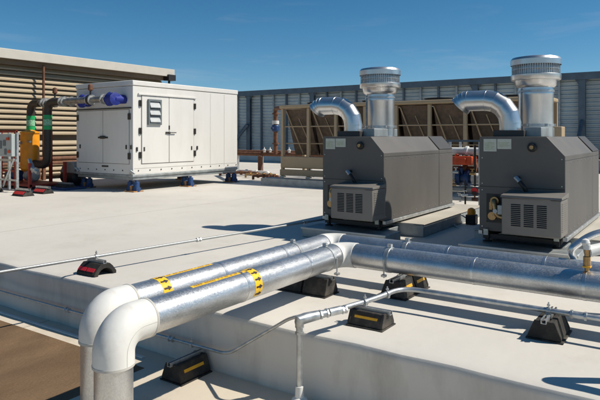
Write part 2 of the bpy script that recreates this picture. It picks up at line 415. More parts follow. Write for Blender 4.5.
va, vb, vz0, vz1 = 11.62, 12.13, 1.93, 2.68
g.box(X1+.018, X1+.07, va, va+.06, vz0, vz1); g.box(X1+.018, X1+.07, vb-.06, vb, vz0, vz1)
g.box(X1+.018, X1+.07, va+.06, vb-.06, vz0, vz0+.06); g.box(X1+.018, X1+.07, va+.06, vb-.06, vz1-.06, vz1)
for k in (1, 2): g.box(X1+.018, X1+.05, va+.06, vb-.06, vz0+.21*k+.0, vz0+.21*k+.05)
g.box(X1+.0185, X1+.022, va+.06, vb-.06, vz0+.06, vz1-.06)
vf = part('vent_frame', g, VENTF, ct)
g = MB()
for k in range(3):
    z = vz0+.07+.215*k
    g.prism([(X1+.022, z+.17), (X1+.03, z+.175), (X1+.10, z+.02), (X1+.09, z)], 'y', va+.065, vb-.065)
part('vent_blade', g, VENTB, vf)
for k in range(16):
    pass
g = MB()
for y in [11.3+.43*i for i in range(11)]:
    g.cyl((X1, y, .60), (X1+.012, y, .60), .02, 8)
for x in [X0+.2+.4*i for i in range(6)]:
    g.cyl((x, Y0, .60), (x, Y0-.012, .60), .02, 8)
part('bolt_row', g, HINGE, ct)
# shaded end: two service doors below the ledge
for (a, b) in ((-15.86, -14.70), (-14.68, -13.52)):
    g = MB(); g.box(a, b, Y0-.016, Y0-.001, .80, 2.36); part('door', g, CONT, ct, bevel=.005)
g = MB(); g.box(-14.70, -14.68, Y0-.006, Y0, .8, 2.36); g.box(-15.875, -15.86, Y0-.006, Y0, .8, 2.37); g.box(-13.52, -13.505, Y0-.006, Y0, .8, 2.37)
g.box(-15.875, -13.505, Y0-.006, Y0, 2.36, 2.372); g.box(-15.875, -13.505, Y0-.006, Y0, .785, .8)
part('door_gap', g, CSEAM, ct)
for x in (-15.9, -13.5):
    for z in (1.02, 2.16):
        g = MB(); g.box(x-.05, x+.05, Y0-.035, Y0, z-.09, z+.09); part('hinge', g, HINGE, ct, bevel=.004)
for x in (-15.78, -13.62, -13.42):
    g = MB(); g.box(x-.025, x+.025, Y0-.035, Y0, 1.22, 1.34); part('latch', g, HINGE, ct, bevel=.004)
g = MB(); g.tube([(-14.83, Y0-.03, 1.56), (-14.76, Y0-.035, 1.56), (-14.60, Y0-.035, 1.56), (-14.53, Y0-.03, 1.56)], [.02, .045, .045, .02], 10); g.box(-14.9, -14.45, Y0-.03, Y0-.01, 1.53, 1.58)
part('door_handle', g, HINGE, ct)
g = MB(); g.box(-14.75, -14.45, Y0-.008, Y0, .68, .73); part('name_plate', g, HINGE, ct)
for (x, y) in ((X0+.05, Y0-.02), (X1+.0, Y0-.02)):
    g = MB(); g.tube([(x-.1, y, .52), (x, y-.04, .60), (x+.10, y, .52)], .028, 8); part('lifting_eye', g, GALV, ct)
# jacks under the container
jk = thing('jack_stand', 'x', 'jack', (-13.45, 11.2, 0), 'jack stands under the white container')
g = MB(); g.box(-13.67, -13.23, 11.02, 11.38, .0, .03); part('base', g, WOOD, jk, bevel=.004)
g = MB()
for sx in (-.13, .13):
    g.lathe([(.10, .0), (.10, .12), (.09, .14), (.085, .28), (.045, .285), (.045, .328)], (-13.45+sx, 11.2, .03-.028), 16)
    g.box(-13.45+sx-.09, -13.45+sx+.09, 11.12, 11.28, .03, .12)
part('jack', g, BLUE, jk, bevel=.004)
g = MB(); g.box(-13.49, -13.41, 11.1, 11.3, .03, .17); part('handle_socket', g, WOOD, jk)
tag(jk, 'blue jack pair under the near corner of the white container', 'jack', 'jack stands under the white container')
dup(jk, (0, 2.15, 0), 'blue jack pair under the middle of the container side with the vent door')
dup(jk, (0, 4.25, 0), 'blue jack pair under the far corner of the container beside the rusty pipes')
dup(jk, (-2.3, 0.1, 0), 'dark blue jack pair in shade under the left corner of the container')
dup(jk, (-2.3, 4.2, 0), 'blue jack pair hidden deep in shade under the back of the container')

# ------------------------------------------------------------------ boilers
def rrect(x0, x1, z0, z1): return [(x0, z0), (x1, z0), (x1, z1), (x0, z1)]
def make_boiler():
    xl, xr, yf, yb = -5.07, -3.97, 8.08, 11.08
    t = thing('boiler', 'x', 'boiler', ((xl+xr)/2, (yf+yb)/2, .15))
    zt, zc = 1.592, 1.34
    g = MB(); g.prism([(xl, .30), (xr, .30), (xr, zc), (xr-.225, zt), (xl, zt)], 'y', yf, yb-.72)
    body = part('body', g, BOIL, t, bevel=.008)
    g = MB(); g.prism([(xl, .30), (xr, .30), (xr, zc), (xr-.225, zt), (xl, zt)], 'y', yb-.712, yb)
    part('rear_section', g, BOIL, t, bevel=.008)
    g = MB(); g.prism([(xr-.003, zc+.012), (xr-.215, zt-.006), (xr-.21, zt+.004), (xr+.006, zc+.018)], 'y', yb-.70, yb-.02); part('roof_panel', g, BOILD, t)
    g = MB(); g.box(xl+.006, xr-.006, yf-.0025, yf, .905, .913); g.box(xr-.002, xr+.0015, yf+.004, yb-.004, zc-.06, zc-.056); part('panel_seam', g, BLK, t)
    g = MB()
    for x in (xl+.04, xr-.04):
        for z in (.36, .86, .95, 1.3): g.cyl((x, yf-.006, z), (x, yf, z), .008, 8)
    for y in [yf+.06+.29*i for i in range(11)]:
        for z in (.36, 1.25): g.cyl((xr, y, z), (xr+.006, y, z), .008, 8)
    part('screw_row', g, GALV, t)
    # burner housing
    bx0, bx1, by, bz0, bz1 = xl+.42, xr+.03, yf-.44, .345, .845
    g = MB(); g.box(bx0, bx1, by, yf-.0, bz0, bz1-.03); 
    h = part('burner_housing', g, mat('housing_paint', (.165, .152, .138), .5, var=.06, vscale=3, dirt=(.2, .19, .17), damt=.3), t, bevel=.015)
    g = MB(); g.prism([(by-.012, bz1-.028), (yf, bz1-.028), (yf, bz1+.03), (by-.0, bz1-.0)], 'x', bx0-.012, bx1+.012); part('housing_lid', g, MATS['housing_paint'], h, bevel=.004)
    g = MB()
    for c in range(3):
        cx = bx0+.12+.155*c
        for k in range(12):
            z = .46+.024*k; g.prism([(by-.001, z), (by-.008, z+.003), (by-.001, z+.015), (by+.002, z+.012)], 'x', cx, cx+.115)
    part('louvre_slots', g, BLK, h)
    g = MB()
    for k in range(18):
        y = by+.05+.018*k
        pass
    for k in range(14):
        z = .42+.026*k; g.box(bx1-.001, bx1+.005, by+.05, yf-.06, z, z+.012)
    part('side_ribs', g, MATS['housing_paint'], h)
    # opening with brass gas train left of the housing
    g = MB(); g.box(xl+.10, bx0-.012, yf-.006, yf-.001, .42, .81); part('opening', g, BLK, t)
    g = MB(); g.tube(fillet([(xl+.22, yf, .72), (xl+.22, yf-.09, .72), (xl+.27, yf-.10, .52), (bx0+.03, yf-.10, .50)], .06), .036, 14); g.ring((xl+.22, yf-.04, .72), (0, 1, 0), .036, .03, .02)
    gp = part('gas_pipe', g, BRASS, t)
    g = MB(); g.cyl((xl+.20, yf, .52), (xl+.20, yf-.10, .52), .055, 14); g.cyl((xl+.20, yf-.05, .52), (xl+.34, yf-.05, .60), .03, 12); g.box(xl+.15, xl+.19, yf-.05, yf-.01, .60, .70); part('gas_fitting', g, BRASS, gp)
    g = MB(); g.cyl((xl+.27, yf-.14, .60), (xl+.27, yf-.2, .60), .03, 12); g.box(xl+.30, xl+.38, yf-.19, yf-.05, .56, .68); part('gas_valve', g, GALVD, gp)
    # gauge and handle
    g = MB(); g.lathe([(.055, 0), (.06, .01), (.06, .03), (.045, .045)], (0, 0, 0), 20)
    bmesh.ops.rotate(g.bm, verts=g.bm.verts, cent=(0, 0, 0), matrix=Matrix.Rotation(PI/2, 3, 'X'))
    bmesh.ops.translate(g.bm, verts=g.bm.verts, vec=(xl+.70, yf, 1.45)); ga = part('gauge', g, BLK, t)
    g = MB(); g.cyl((xl+.70, yf-.04, 1.45), (xl+.70, yf-.07, 1.45), .025, 14); part('gauge_knob', g, BRASS, ga)
    g = MB(); g.tube(fillet([(xl+.52, yf, 1.04), (xl+.52, yf-.07, 1.04), (xl+.62, yf-.10, .93), (xl+.64, yf-.07, .86)], .03), .026, 12); part('handle', g, BLK, t)
    g = MB(); g.cyl((xl+.50, yf-.075, 1.055), (xl+.56, yf-.09, 1.0), .032, 12); part('handle_grip', g, mat('pale_grip', (.28, .33, .38), .3, .5), t)
    # data plates
    for (a, b, z0, z1) in ((xl+.06, xl+.235, 1.39, 1.56), (xl+.245, xl+.43, 1.425, 1.56)):
        g = MB(); g.box(a, b, yf-.004, yf-.0005, z0, z1); p = part('data_plate', g, PLATE, t)
        g = MB()
        zz = z1-.055
        while zz > z0+.02:
            g.box(a+.012, b-.02-.05*random.random(), yf-.0052, yf-.0038, zz, zz+.008); zz -= .018
        part('print_lines', g, PLATE2, p)
    # flue boxes on the top
    g = MB(); g.box(xl+.10, xl+.52, yf+.30, yf+1.1, zt, zt+.09); part('flue_tray', g, BOILD, t, bevel=.006)
    g = MB(); g.box(xl+.50, xl+.72, yf+.42, yf+1.3, zt, zt+.13); part('flue_box', g, GALVD, t, bevel=.006)
    # exhaust stack with rain cap
    sx, sy = -4.56, 9.13
    g = MB(); g.lathe([(.245, 1.55), (.245, 2.20), (.25, 2.22), (.245, 2.24), (.245, 2.31), (.275, 2.33), (.29, 2.36), (.30, 2.42)], (sx, sy, 0), 48)
    st = part('exhaust_stack', g, ALUS, t)
    g = MB(); g.ring((sx, sy, 1.76), (0, 0, 1), .245, .035, .012, 48); g.ring((sx, sy, 2.26), (0, 0, 1), .245, .03, .012, 48)
    for a in range(6): 
        an = a*PI/3+.3; g.box(sx+.26*math.cos(an)-.015, sx+.26*math.cos(an)+.015, sy+.26*math.sin(an)-.015, sy+.26*math.sin(an)+.015, 1.74, 1.78)
    part('clamp_band', g, GALV, st)
    g = MB(); g.box(sx-.17, sx-.155, sy-.205, sy-.185, 1.6, 2.3); part('seam', g, GALV, st)
    g = MB(); g.lathe([(.30, 2.42), (.345, 2.425), (.35, 2.435), (.35, 2.50), (.345, 2.505), (.28, 2.51), (.27, 2.70), (.345, 2.70), (.35, 2.71), (.35, 2.645), (.354, 2.642), (.356, 2.72), (.33, 2.755), (.22, 2.775), (0.01, 2.785)], (sx, sy, 0), 56)
    cp = part('rain_cap', g, ALUS, t, angle=30)
    g = MB()
    for k in range(64):
        an = 2*PI*k/64; M = Matrix.Translation((sx, sy, 0)) @ Matrix.Rotation(an, 4, 'Z')
        g.box(.325, .335, -.006, .006, 2.50, 2.66, M)
    g.ring((sx, sy, 2.58), (0, 0, 1), .325, .008, .01, 56)
    part('bird_screen', g, GALV, cp)
    # intake elbow
    ex, ey, r = xl+.28, 8.60, .15
    pts = [(ex, ey, 1.58), (ex, ey, 1.78)]
    A = arc((ex-.34, ey, 1.78), (1, 0, 0), (0, 0, 1), .34, 4)
    pts += A[1:]; pts.append((ex-.34-.26, ey, 2.12))
    B = arc((ex-.60, ey, 1.99), (0, 0, 1), (-1, 0, 0), .13, 3, 0, PI/3.3)
    pts += B[1:]
    d = (B[-1]-B[-2]).normalized(); pts.append(B[-1]+d*.02)
    g = MB(); g.tube(pts, r, 36)
    el = part('intake_duct', g, ALUS, t, angle=12)
    P = [Vector(p) for p in pts]
    for i in range(1, len(P)-1):
        dd = ((P[i+1]-P[i]).normalized()+(P[i]-P[i-1]).normalized()); g = MB(); g.ring(P[i], dd, r*1.01, .010, .003, 36)
        part('gore_seam', g, ALUS, el)
    e = P[-1]; g = MB(); g.ring(e, d, r, .03, .01, 36); part('end_ring', g, GALV, el)
    g = MB(); g.tube([e-d*.002, e+d*.012], r*.93, 36); part('duct_mouth', g, mat('mesh_white', (.55, .55, .52), .5, .3, bump=.8, bscale=150), el)
    g = MB(); g.cyl(e+d*.01, e+d*.035, .035, 16); part('mouth_boss', g, BLK, el)
    g = MB(); g.ring((ex, ey, 1.62), (0, 0, 1), r, .04, .012); part('base_collar', g, GALV, el)
    # skid
    for x in (xl+.10, xr-.10):
        g = MB(); g.box(x-.04, x+.04, yf-.03, yb, .20, .298); part('skid_rail', g, BLK, t, bevel=.004)
    g = MB(); g.box(xr-.035, xr+.02, yf+.02, yb+.05, .245, .298); g.box(xl-.02, xl+.035, yf+.02, yb+.05, .245, .298); part('base_angle', g, GALV, t, bevel=.003)
    for x in (xl+.10, xr-.10):
        g = MB(); g.box(x-.03, x+.03, yf-.05, yf-.03, .25, .33); g.cyl((x, yf-.06, .29), (x, yf-.03, .29), .012, 8); part('hold_down_clip', g, PLATE, t)
        g = MB(); g.lathe([(.06, 0), (.06, .015), (.035, .02), (.03, .05)], (x, yf+.03, .15), 14); part('levelling_foot', g, BLK, t)
    g = MB(); g.box(xl+.05, xr-.05, yf+.0, yf+.05, .2, .26); part('cross_bar', g, BLK, t)
    return t
b1 = make_boiler()
tag(b1, 'charcoal grey rooftop boiler nearer the white container, with round shadows on its side', 'boiler', 'rooftop boilers')
BS = 2.555
b2 = dup(b1, (BS, 0, 0), 'charcoal grey rooftop boiler at the right edge, nearest the camera')

def make_platform():
    t = thing('boiler_platform', 'x', 'platform', (-4.45, 9.6, 0), 'boiler platforms')
    g = MB(); g.box(-5.22, -3.77, 7.70, 8.25, 0.0, .15); part('front_curb', g, GALVD, t, bevel=.012)
    g = MB(); g.box(-5.235, -3.755, 7.685, 7.715, .128, .156); part('front_cap', g, mat('pale_flashing', (.50, .49, .46), .5, .2, var=.1), t, bevel=.003)
    g = MB(); g.box(-5.34, -3.59, 8.70, 11.7, 0.0, .196); part('slab_curb', g, GALVD, t, bevel=.012)
    g = MB(); g.box(-5.36, -3.57, 8.68, 11.72, .197, .212); part('slab_top', g, mat('slab_membrane', (.46, .43, .37), .7, var=.1, dirt=(.3, .26, .2), damt=.5), t, bevel=.004)
    for x in (-5.02, -4.08):
        g = MB(); g.box(x-.08, x+.08, 8.25, 8.70, 0.0, .149); part('runner', g, GALVD, t, bevel=.006)
    return t
p1 = make_platform()
tag(p1, 'low sheet metal curb platform under the boiler nearer the container', 'platform', 'boiler platforms')
dup(p1, (BS, 0, 0), 'low sheet metal curb platform under the boiler at the right edge')

# ------------------------------------------------------------------ big insulated pipes
PZ = .36; PR = .1225
def make_pipe(xa, yv, yr, label, zlow, first):
    t = thing('insulated_pipe', label, 'pipe', (xa, yv, ZL), 'large jacketed pipes')
    er = .155
    vb = {-3.12: .128, -3.52: .158}[xa]
    # vertical leg
    g = MB(); g.cyl((xa, yv, ZL+.0), (xa, yv, vb+.03), PR, 48); part('riser_jacket', g, ALU, t)
    g = MB(); g.ring((xa, yv, -.30), (0, 0, 1), PR, .02, .003, 48); part('band', g, GALV, t)
    pts = [(xa, yv, vb)] + [p for p in arc((xa, yv+er, PZ-er), (0, -1, 0), (0, 0, 1), er, 14)] + [(xa, yv+.262, PZ)]
    g = MB(); g.tube(pts, PR+.010, 48); we = part('white_elbow', g, PVC, t)
    for (c_, d_) in (((xa, yv, vb), (0, 0, 1)), ((xa, yv+.262, PZ), (0, 1, 0))):
        g = MB(); g.ring(c_, d_, PR, .016, .0125, 48); part('sealant_bead', g, mat('sealant', (.50, .48, .44), .6, var=.15), we)
    g = MB(); P_ = [Vector(p_) for p_ in pts]
    g.tube([p_+Vector((.0, 0, 0))+Vector((PR+.0095, 0, 0)) for p_ in P_], .0022, 6); part('moulding_seam', g, MATS['sealant'], we)
    g = MB(); g.cyl((xa, yv+.24, PZ), (xa, yr-.17, PZ), PR, 64); lj = part('jacket', g, ALU, t)
    ys = yv+.32
    while ys < yr-.3:
        ys += .92
        if ys < yr-.3:
            g = MB(); g.ring((xa, ys, PZ), (0, 1, 0), PR, .025, .0025, 48); part('jacket_lap', g, ALUS, lj)
    cr = .16
    pts = [(xa, yr-cr-.02, PZ)] + arc((xa+cr, yr-cr, PZ), (-1, 0, 0), (0, 1, 0), cr, 12) + [(xa+cr+.02, yr, PZ)]
    g = MB(); g.tube(pts, PR+.006, 48); part('corner_elbow', g, PVC, t)
    g = MB(); g.cyl((xa+cr, yr, PZ), (4.5, yr, PZ), PR, 64); rj = part('jacket', g, ALU, t)
    x = xa+.5
    while x < 4.0:
        x += .92
        g = MB(); g.ring((x, yr, PZ), (1, 0, 0), PR, .025, .0025, 48); part('jacket_lap', g, ALUS, rj)
    # clamps
    for (c, ax) in (((xa, 5.02, PZ), (0, 1, 0)), ((-2.56, yr, PZ), (1, 0, 0)), ((.6, yr, PZ), (1, 0, 0)), ((2.9, yr, PZ), (1, 0, 0))):
        g = MB(); g.ring(c, ax, PR, .045, .005, 48)
        v = Vector(c); s_ = Vector(ax)
        sd = Vector((1, 0, 0)) if ax[1] else Vector((0, -1, 0))
        g.box(v.x-.02, v.x+.02, v.y-.02, v.y+.02, PZ+PR, PZ+PR+.035)
        g.cyl(v+Vector((0, 0, PR+.02))-s_*.0-sd*.03, v+Vector((0, 0, PR+.02))+sd*.03, .007, 8)
        q = v+sd*(PR+.015)
        g.cyl((q.x, q.y, PZ-PR-.03), (q.x, q.y, PZ+.02), .008, 8); g.box(q.x-.022, q.x+.022, q.y-.022, q.y+.022, PZ-PR-.02, PZ-PR)
        part('pipe_clamp', g, GALV, t)
    return t, lj
pf, jf = make_pipe(-3.12, 2.438, 5.345, 'front silver jacketed pipe with a white elbow, in front of its twin', ZL, True)
pb, jb = make_pipe(-3.52, 2.62, 5.77, 'rear silver jacketed pipe with a white elbow, partly behind its twin', ZL, False)
def pipe_label(parent, xa, yb0, s0, s1, sa):
    g = MB(); g.patch((xa, 0, PZ), 'y', PR, -1.0, 2.3, yb0+.008, yb0+.10, 28); b = part('label_band', g, YLB, parent)
    for k in range(6):
        g = MB(); a = -.55+.50*k
        for (da, dy, w, hh) in ((.07, .018, .12, .040), (.0, .058, .26, .014), (.045, .072, .17, .010), (.09, .082, .08, .010)):
            g.patch((xa, 0, PZ), 'y', PR+.0016, a+da, a+da+w, yb0+dy, yb0+dy+hh, 3)
        part('arrow_print', g, INK, b)
    g = MB(); g.patch((xa, 0, PZ), 'y', PR, sa-.13, sa+.13, s0, s1, 6); s_ = part('label_strip', g, YLB, parent)
    g = MB(); y = s0+.03
    while y < s1-.04:
        w = random.uniform(.008, .02); g.patch((xa, 0, PZ), 'y', PR+.0016, sa-.07, sa+.06, y, y+w, 2, .0008); y += w+random.choice((.008, .01, .03))
    part('small_print', g, mat('print_brown', (.30, .14, .02), .6), s_)
pipe_label(pf, -3.12, 3.74, 3.12, 3.735, .12)
pipe_label(pb, -3.52, 3.12, 3.235, 3.78, .0)

# ------------------------------------------------------------------ rubber pipe supports
def strut(g, p, q, w=.041, h=.035, z=0):
    """slotted channel rail lying from p to q with its underside at z"""
    p = Vector(p); q = Vector(q); d = (q-p); n = d.length; an = math.atan2(d.y, d.x)
    M = Matrix.Translation((p.x, p.y, z)) @ Matrix.Rotation(an, 4, 'Z')
    t = .004
    g.box(0, n, -w/2, w/2, 0, t, M); g.box(0, n, -w/2, -w/2+t, t, h, M); g.box(0, n, w/2-t, w/2, t, h, M)
    g.box(0, n, -w/2+t, -w/2+.012, h-t, h, M); g.box(0, n, w/2-.012, w/2-t, h-t, h, M)
def make_support(label, cx, cy, z0, length, width, height, axis, color, segs=1, sides=(1,), rail_over=.03, gap=.03, pos=0., stripe_len=None):
    """axis: direction of the long side. Trapezoid profile, base plate, reflective stripe, rail on top"""
    t = thing('rubber_pipe_support', label, 'pipe support', (cx, cy, z0), 'rubber blocks carrying pipes')
    g = MB(); pl = .012
    def bx(g, u0, u1, v0, v1, a, b):
        if axis == 'x': g.box(cx+u0, cx+u1, cy+v0, cy+v1, z0+a, z0+b)
        else: g.box(cx+v0, cx+v1, cy+u0, cy+u1, z0+a, z0+b)
    tw = width*.30
    L = (length-gap*(segs-1))/segs
    for k in range(segs):
        a = -length/2 + k*(L+gap); b = a+L
        g = MB(); bx(g, a-.012, b+.012, -width/2-.02, width/2+.02, 0, pl); part('base_plate', g, RUB, t, bevel=.004)
        prof = [(-width/2, pl), (width/2, pl), (width/2, pl+.02), (tw, height), (tw*.45, height), (tw*.40, height-.012), (-tw*.40, height-.012), (-tw*.45, height), (-tw, height), (-width/2, pl+.02)]
        P = [((cy if axis == 'x' else cx)+u, z0+v) for (u, v) in prof]
        g = MB(); g.prism(P, axis, (cx if axis == 'x' else cy)+a, (cx if axis == 'x' else cy)+b)
        # moulded ribs at the block ends
        for e0 in (a-.004, b-.022):
            P2 = [((cy if axis == 'x' else cx)+u*1.035, z0+v+.003) for (u, v) in (( -width/2, pl), (width/2, pl), (width/2, pl+.022), (tw, height+.002), (-tw, height+.002), (-width/2, pl+.022))]
            g.prism(P2, axis, (cx if axis == 'x' else cy)+e0, (cx if axis == 'x' else cy)+e0+.026)
        part('block', g, RUB, t, bevel=.005)
        if color:
            for sd in sides:
                # stripe on the sloping side
                A = Vector((sd*width/2, pl+.02)); B = Vector((sd*tw, height)); dv = (B-A); nv = Vector((dv.y, -dv.x)).normalized()*(1 if sd > 0 else -1)
                if nv.x*sd < 0: nv = -nv
                p0 = A+dv*.42; p1 = A+dv*.62
                pp = [p0-nv*.002, p1-nv*.002, p1+nv*.004, p0+nv*.004]
                P3 = [((cy if axis == 'x' else cx)+q.x, z0+q.y) for q in pp]
                sl = (stripe_len or L*.66)/2; m_ = (a+b)/2
                g = MB(); g.prism(P3, axis, (cx if axis == 'x' else cy)+m_-sl, (cx if axis == 'x' else cy)+m_+sl); part('reflective_stripe', g, color, t)
    g = MB()
    e = length/2+rail_over
    if axis == 'x': strut(g, (cx-e, cy), (cx+e, cy), z=z0+height-.01)
    else: strut(g, (cx, cy-e), (cx, cy+e), z=z0+height-.01)
    part('strut_rail', g, GALV, t)
    return t
make_support('black rubber block with yellow stripe beside the vertical thin conduit on the raised roof edge', -2.30, 4.43, 0, .32, .22, .125, 'x', YEL, sides=(-1,))
make_support('black rubber block alone at the right end carrying the thin conduit, no stripe showing', -1.0, 5.02, 0, .36, .24, .15, 'y', None)
sB = make_support('black rubber double block under both silver pipes just before their white corner elbows', -3.33, 5.02, 0, .56, .24, .17, 'x', None, segs=2)
sC = make_support('black rubber double block with orange stripes under both silver pipes past the corner', -2.49, 5.56, 0, .60, .25, .17, 'y', YEL, segs=2)
make_support('black rubber block with yellow stripe on the lower roof at the foot of the wall', -3.76, 3.72, ZL, .36, .23, .155, 'y', YEL, sides=(1,))
for sx in (.6, 2.9):
    make_support('black rubber double block under both silver pipes outside the right frame edge', sx, 5.56, 0, .60, .25, .17, 'y', YEL, segs=2)
# arch shaped support under the long conduit
t = thing('arched_pipe_support', 'black arched rubber support with red stripes under the long thin conduit', 'pipe support', (-5.785, 4.28, 0), 'rubber blocks carrying pipes')
prof = [(-.15, 0), (-.15, .035), (-.10, .10), (-.06, .135), (.06, .135), (.10, .10), (.15, .035), (.15, 0), (.10, 0)] + [(.10*math.cos(a*PI/10), .085*math.sin(a*PI/10)) for a in range(1, 10)] + [(-.10, 0)]
g = MB(); g.prism([(4.28+a, b+.001) for a, b in prof], 'x', -5.95, -5.62); part('block', g, RUB, t, bevel=.004)
g = MB()
for (a, b) in ((-5.94, -5.80), (-5.78, -5.65)):
    g.prism([(4.28-.141, .056), (4.28-.1135, .0915), (4.28-.1165, .094), (4.28-.145, .0585)], 'x', a, b)
part('reflective_stripe', g, RED, t)
g = MB(); strut(g, (-5.93, 4.28), (-5.63, 4.28), z=.137); part('strut_rail', g, GALV, t)

# ------------------------------------------------------------------ thin conduits
def clamp(g, p, d, r):
    p = Vector(p); d = Vector(d).normalized()
    g.ring(p, d, r, .03, .005, 20)
    g.cyl(p+Vector((0, 0, r)), p+Vector((0, 0, r+.045)), .006, 8); g.cyl(p+Vector((0, 0, r+.015)), p+Vector((0, 0, r+.028)), .013, 6)
    g.box(p.x-.018, p.x+.018, p.y-.018, p.y+.018, p.z-r-.012, p.z-r*.5)
def coupling(g, p, d, r, w=.05):
    p = Vector(p); d = Vector(d).normalized()
    g.ring(p, d, r, w, .006, 20); g.ring(p-d*w*.5, d, r, .018, .013, 6); g.ring(p+d*w*.5, d, r, .018, .013, 6)
# long one across the roof to the boiler
P0 = Vector((-5.94, 3.22, .20)); P4 = Vector((-5.19, 8.50, .20)); dd = (P4-P0).normalized()
t = thing('long_conduit', 'long thin galvanised conduit running from the left edge to the first boiler', 'conduit', (-6.1, 2.1, 0), 'thin conduits')
pts = [P0-dd*2.6, P4, P4+dd*.9]
g = MB(); g.tube([P0-dd*2.6, P0+dd*.8, P0+dd*.82, P4+dd*.05], .017, 16); g.tube(fillet([P4+dd*.0, P4+dd*.25, P4+dd*.25+Vector((0, 0, .4)), Vector((-5.07, 9.1, .62))], .08), .017, 14); part('tube', g, COND, t)
for k_ in (2.55, 4.7):
    g = MB(); coupling(g, P0+dd*k_, dd, .017); part('coupling', g, GALV, t)
g = MB(); clamp(g, P0+dd*1.07, dd, .021); part('strap', g, GALV, t)
# its second support further off
# wall conduit -> over the edge
t = thing('wall_conduit', 'thin conduit along the wall that climbs over the roof edge beside the elbow fitting', 'conduit', (-3.9, 3.85, ZL), 'thin conduits')
g = MB(); g.tube(fillet([(-12, 3.86, -.315), (-3.40, 3.86, -.305), (-2.72, 3.84, .135), (-2.60, 3.87, .172), (-2.50, 3.97, .172)], .10, 10), .014, 12); part('tube', g, GALV, t)
for x_ in (-5.72, -4.1):
    g = MB(); coupling(g, (x_, 3.86, -.308), (1, 0, 0), .015, .045); part('coupling', g, GALV, t)
g = MB(); clamp(g, (-3.84, 3.86, -.306), (1, 0, 0), .014); part('strap', g, GALV, t)
# main right conduit
t = thing('corner_conduit', 'galvanised conduit with a vertical leg and elbow box turning along the raised roof', 'conduit', (-2.60, 3.83, ZL), 'thin conduits')
R = .022
g = MB(); g.cyl((-2.60, 3.80, ZL+.07), (-2.60, 3.80, .10), R, 18); part('vertical_leg', g, GALV, t)
g = MB(); g.tube([(-2.60, 3.80, ZL), (-2.60, 3.80, ZL+.06), (-2.60, 3.80, ZL+.075), (-2.60, 3.80, ZL+.16)], [.075, .06, .036, .032], 20); part('pipe_boot', g, PVC, t)
g = MB(); coupling(g, (-2.60, 3.80, .075), (0, 0, 1), R, .05); part('coupling', g, GALV, t)
d = (Vector((-2.44, 4.10, .172))-Vector((-2.60, 3.80, .145))).normalized()
g = MB(); q = Vector((-2.60, 3.80, .145))
g.tube([Vector((-2.60, 3.80, .10)), Vector((-2.60, 3.80, .135)), Vector((-2.598, 3.803, .15)), q+d*.05+Vector((0,0,.01)), q+d*.17+Vector((0, 0, .008))], [.032, .040, .043, .043, .038], 14)
part('elbow_box', g, GALV, t, bevel=.004)
path = [q+d*.15+Vector((0, 0, .007)), Vector((-2.44, 4.18, .176)), Vector((-2.33, 4.60, .182)), Vector((-2.27, 4.985, .2)), Vector((-1.9, 5.0, .2)), Vector((3.6, 5.0, .2))]
g = MB(); g.tube(fillet(path, .26, 14), R, 18); part('tube', g, GALV, t)
g = MB(); coupling(g, q+d*.22+Vector((0, 0, .007)), d, R+.003, .06); g.tube([q+d*.27+Vector((0, 0, .007)), q+d*.38+Vector((0, 0, .005))], R+.012, 18)
coupling(g, q+d*.41, d, R, .03); part('coupling', g, GALV, t)
g = MB(); coupling(g, (-.78, 5.0, .2), (1, 0, 0), R, .10); part('coupling', g, GALV, t)
for (p_, d_) in (((-2.36, 4.44, .18), (.2, 1, 0)), ((-1.0, 5.0, .2), (1, 0, 0)), ((-2.30, 4.75, .19), (.2, 1, 0))):
    g = MB(); clamp(g, p_, d_, R); part('strap', g, GALV, t)

# unseen stub past the right frame, added to cast the roof edge shadow
t = thing('edge_shadow_caster', 'unseen stub outside the right side of the frame, added to shade the roof edge', 'conduit', (0, 4.2, 0), 'thin conduits')
g = MB(); g.tube(fillet([(3, 4.40, .80), (-.24, 4.44, .80), (-.24, 4.44, .0)], .12), .05, 18); part('tube', g, GALV, t)

# small branch with brass valve on the front pipe
t = thing('drain_valve', 'brass drain valve with silver hose standing on the front silver pipe at right', 'valve', (-.77, 5.345, .48))
g = MB(); g.tube([(-.77, 5.345, .47), (-.77, 5.345, .52), (-.77, 5.345, .525), (-.77, 5.345, .60), (-.77, 5.345, .605), (-.77, 5.345, .68)], [.018, .018, .029, .029, .020, .024], 14); part('valve_body', g, BRASS, t)
g = MB(); g.lathe([(.005, -.035), (.025, -.025), (.036, 0), (.025, .025), (.005, .035)], (-.78, 5.345, .715), 14); g.cyl((-.77, 5.345, .66), (-.77, 5.345, .70), .03, 12); part('cap', g, WHT, t)
g = MB(); g.box(-.80, -.74, 5.31, 5.38, .512, .524); part('handle', g, YEL, t)
g = MB(); g.tube(fillet([(-.95, 5.86, .46), (-.98, 5.80, .56), (-.80, 5.9, .72), (-.45, 6.1, .76), (.2, 6.3, .66)], .14), .032, 16); part('hose', g, ALUS, t)
g = MB(); g.tube([(-.77, 5.36, .64), (-.66, 5.5, .66), (-.45, 5.62, .66)], .048, 14); part('sleeve', g, WHT, t)

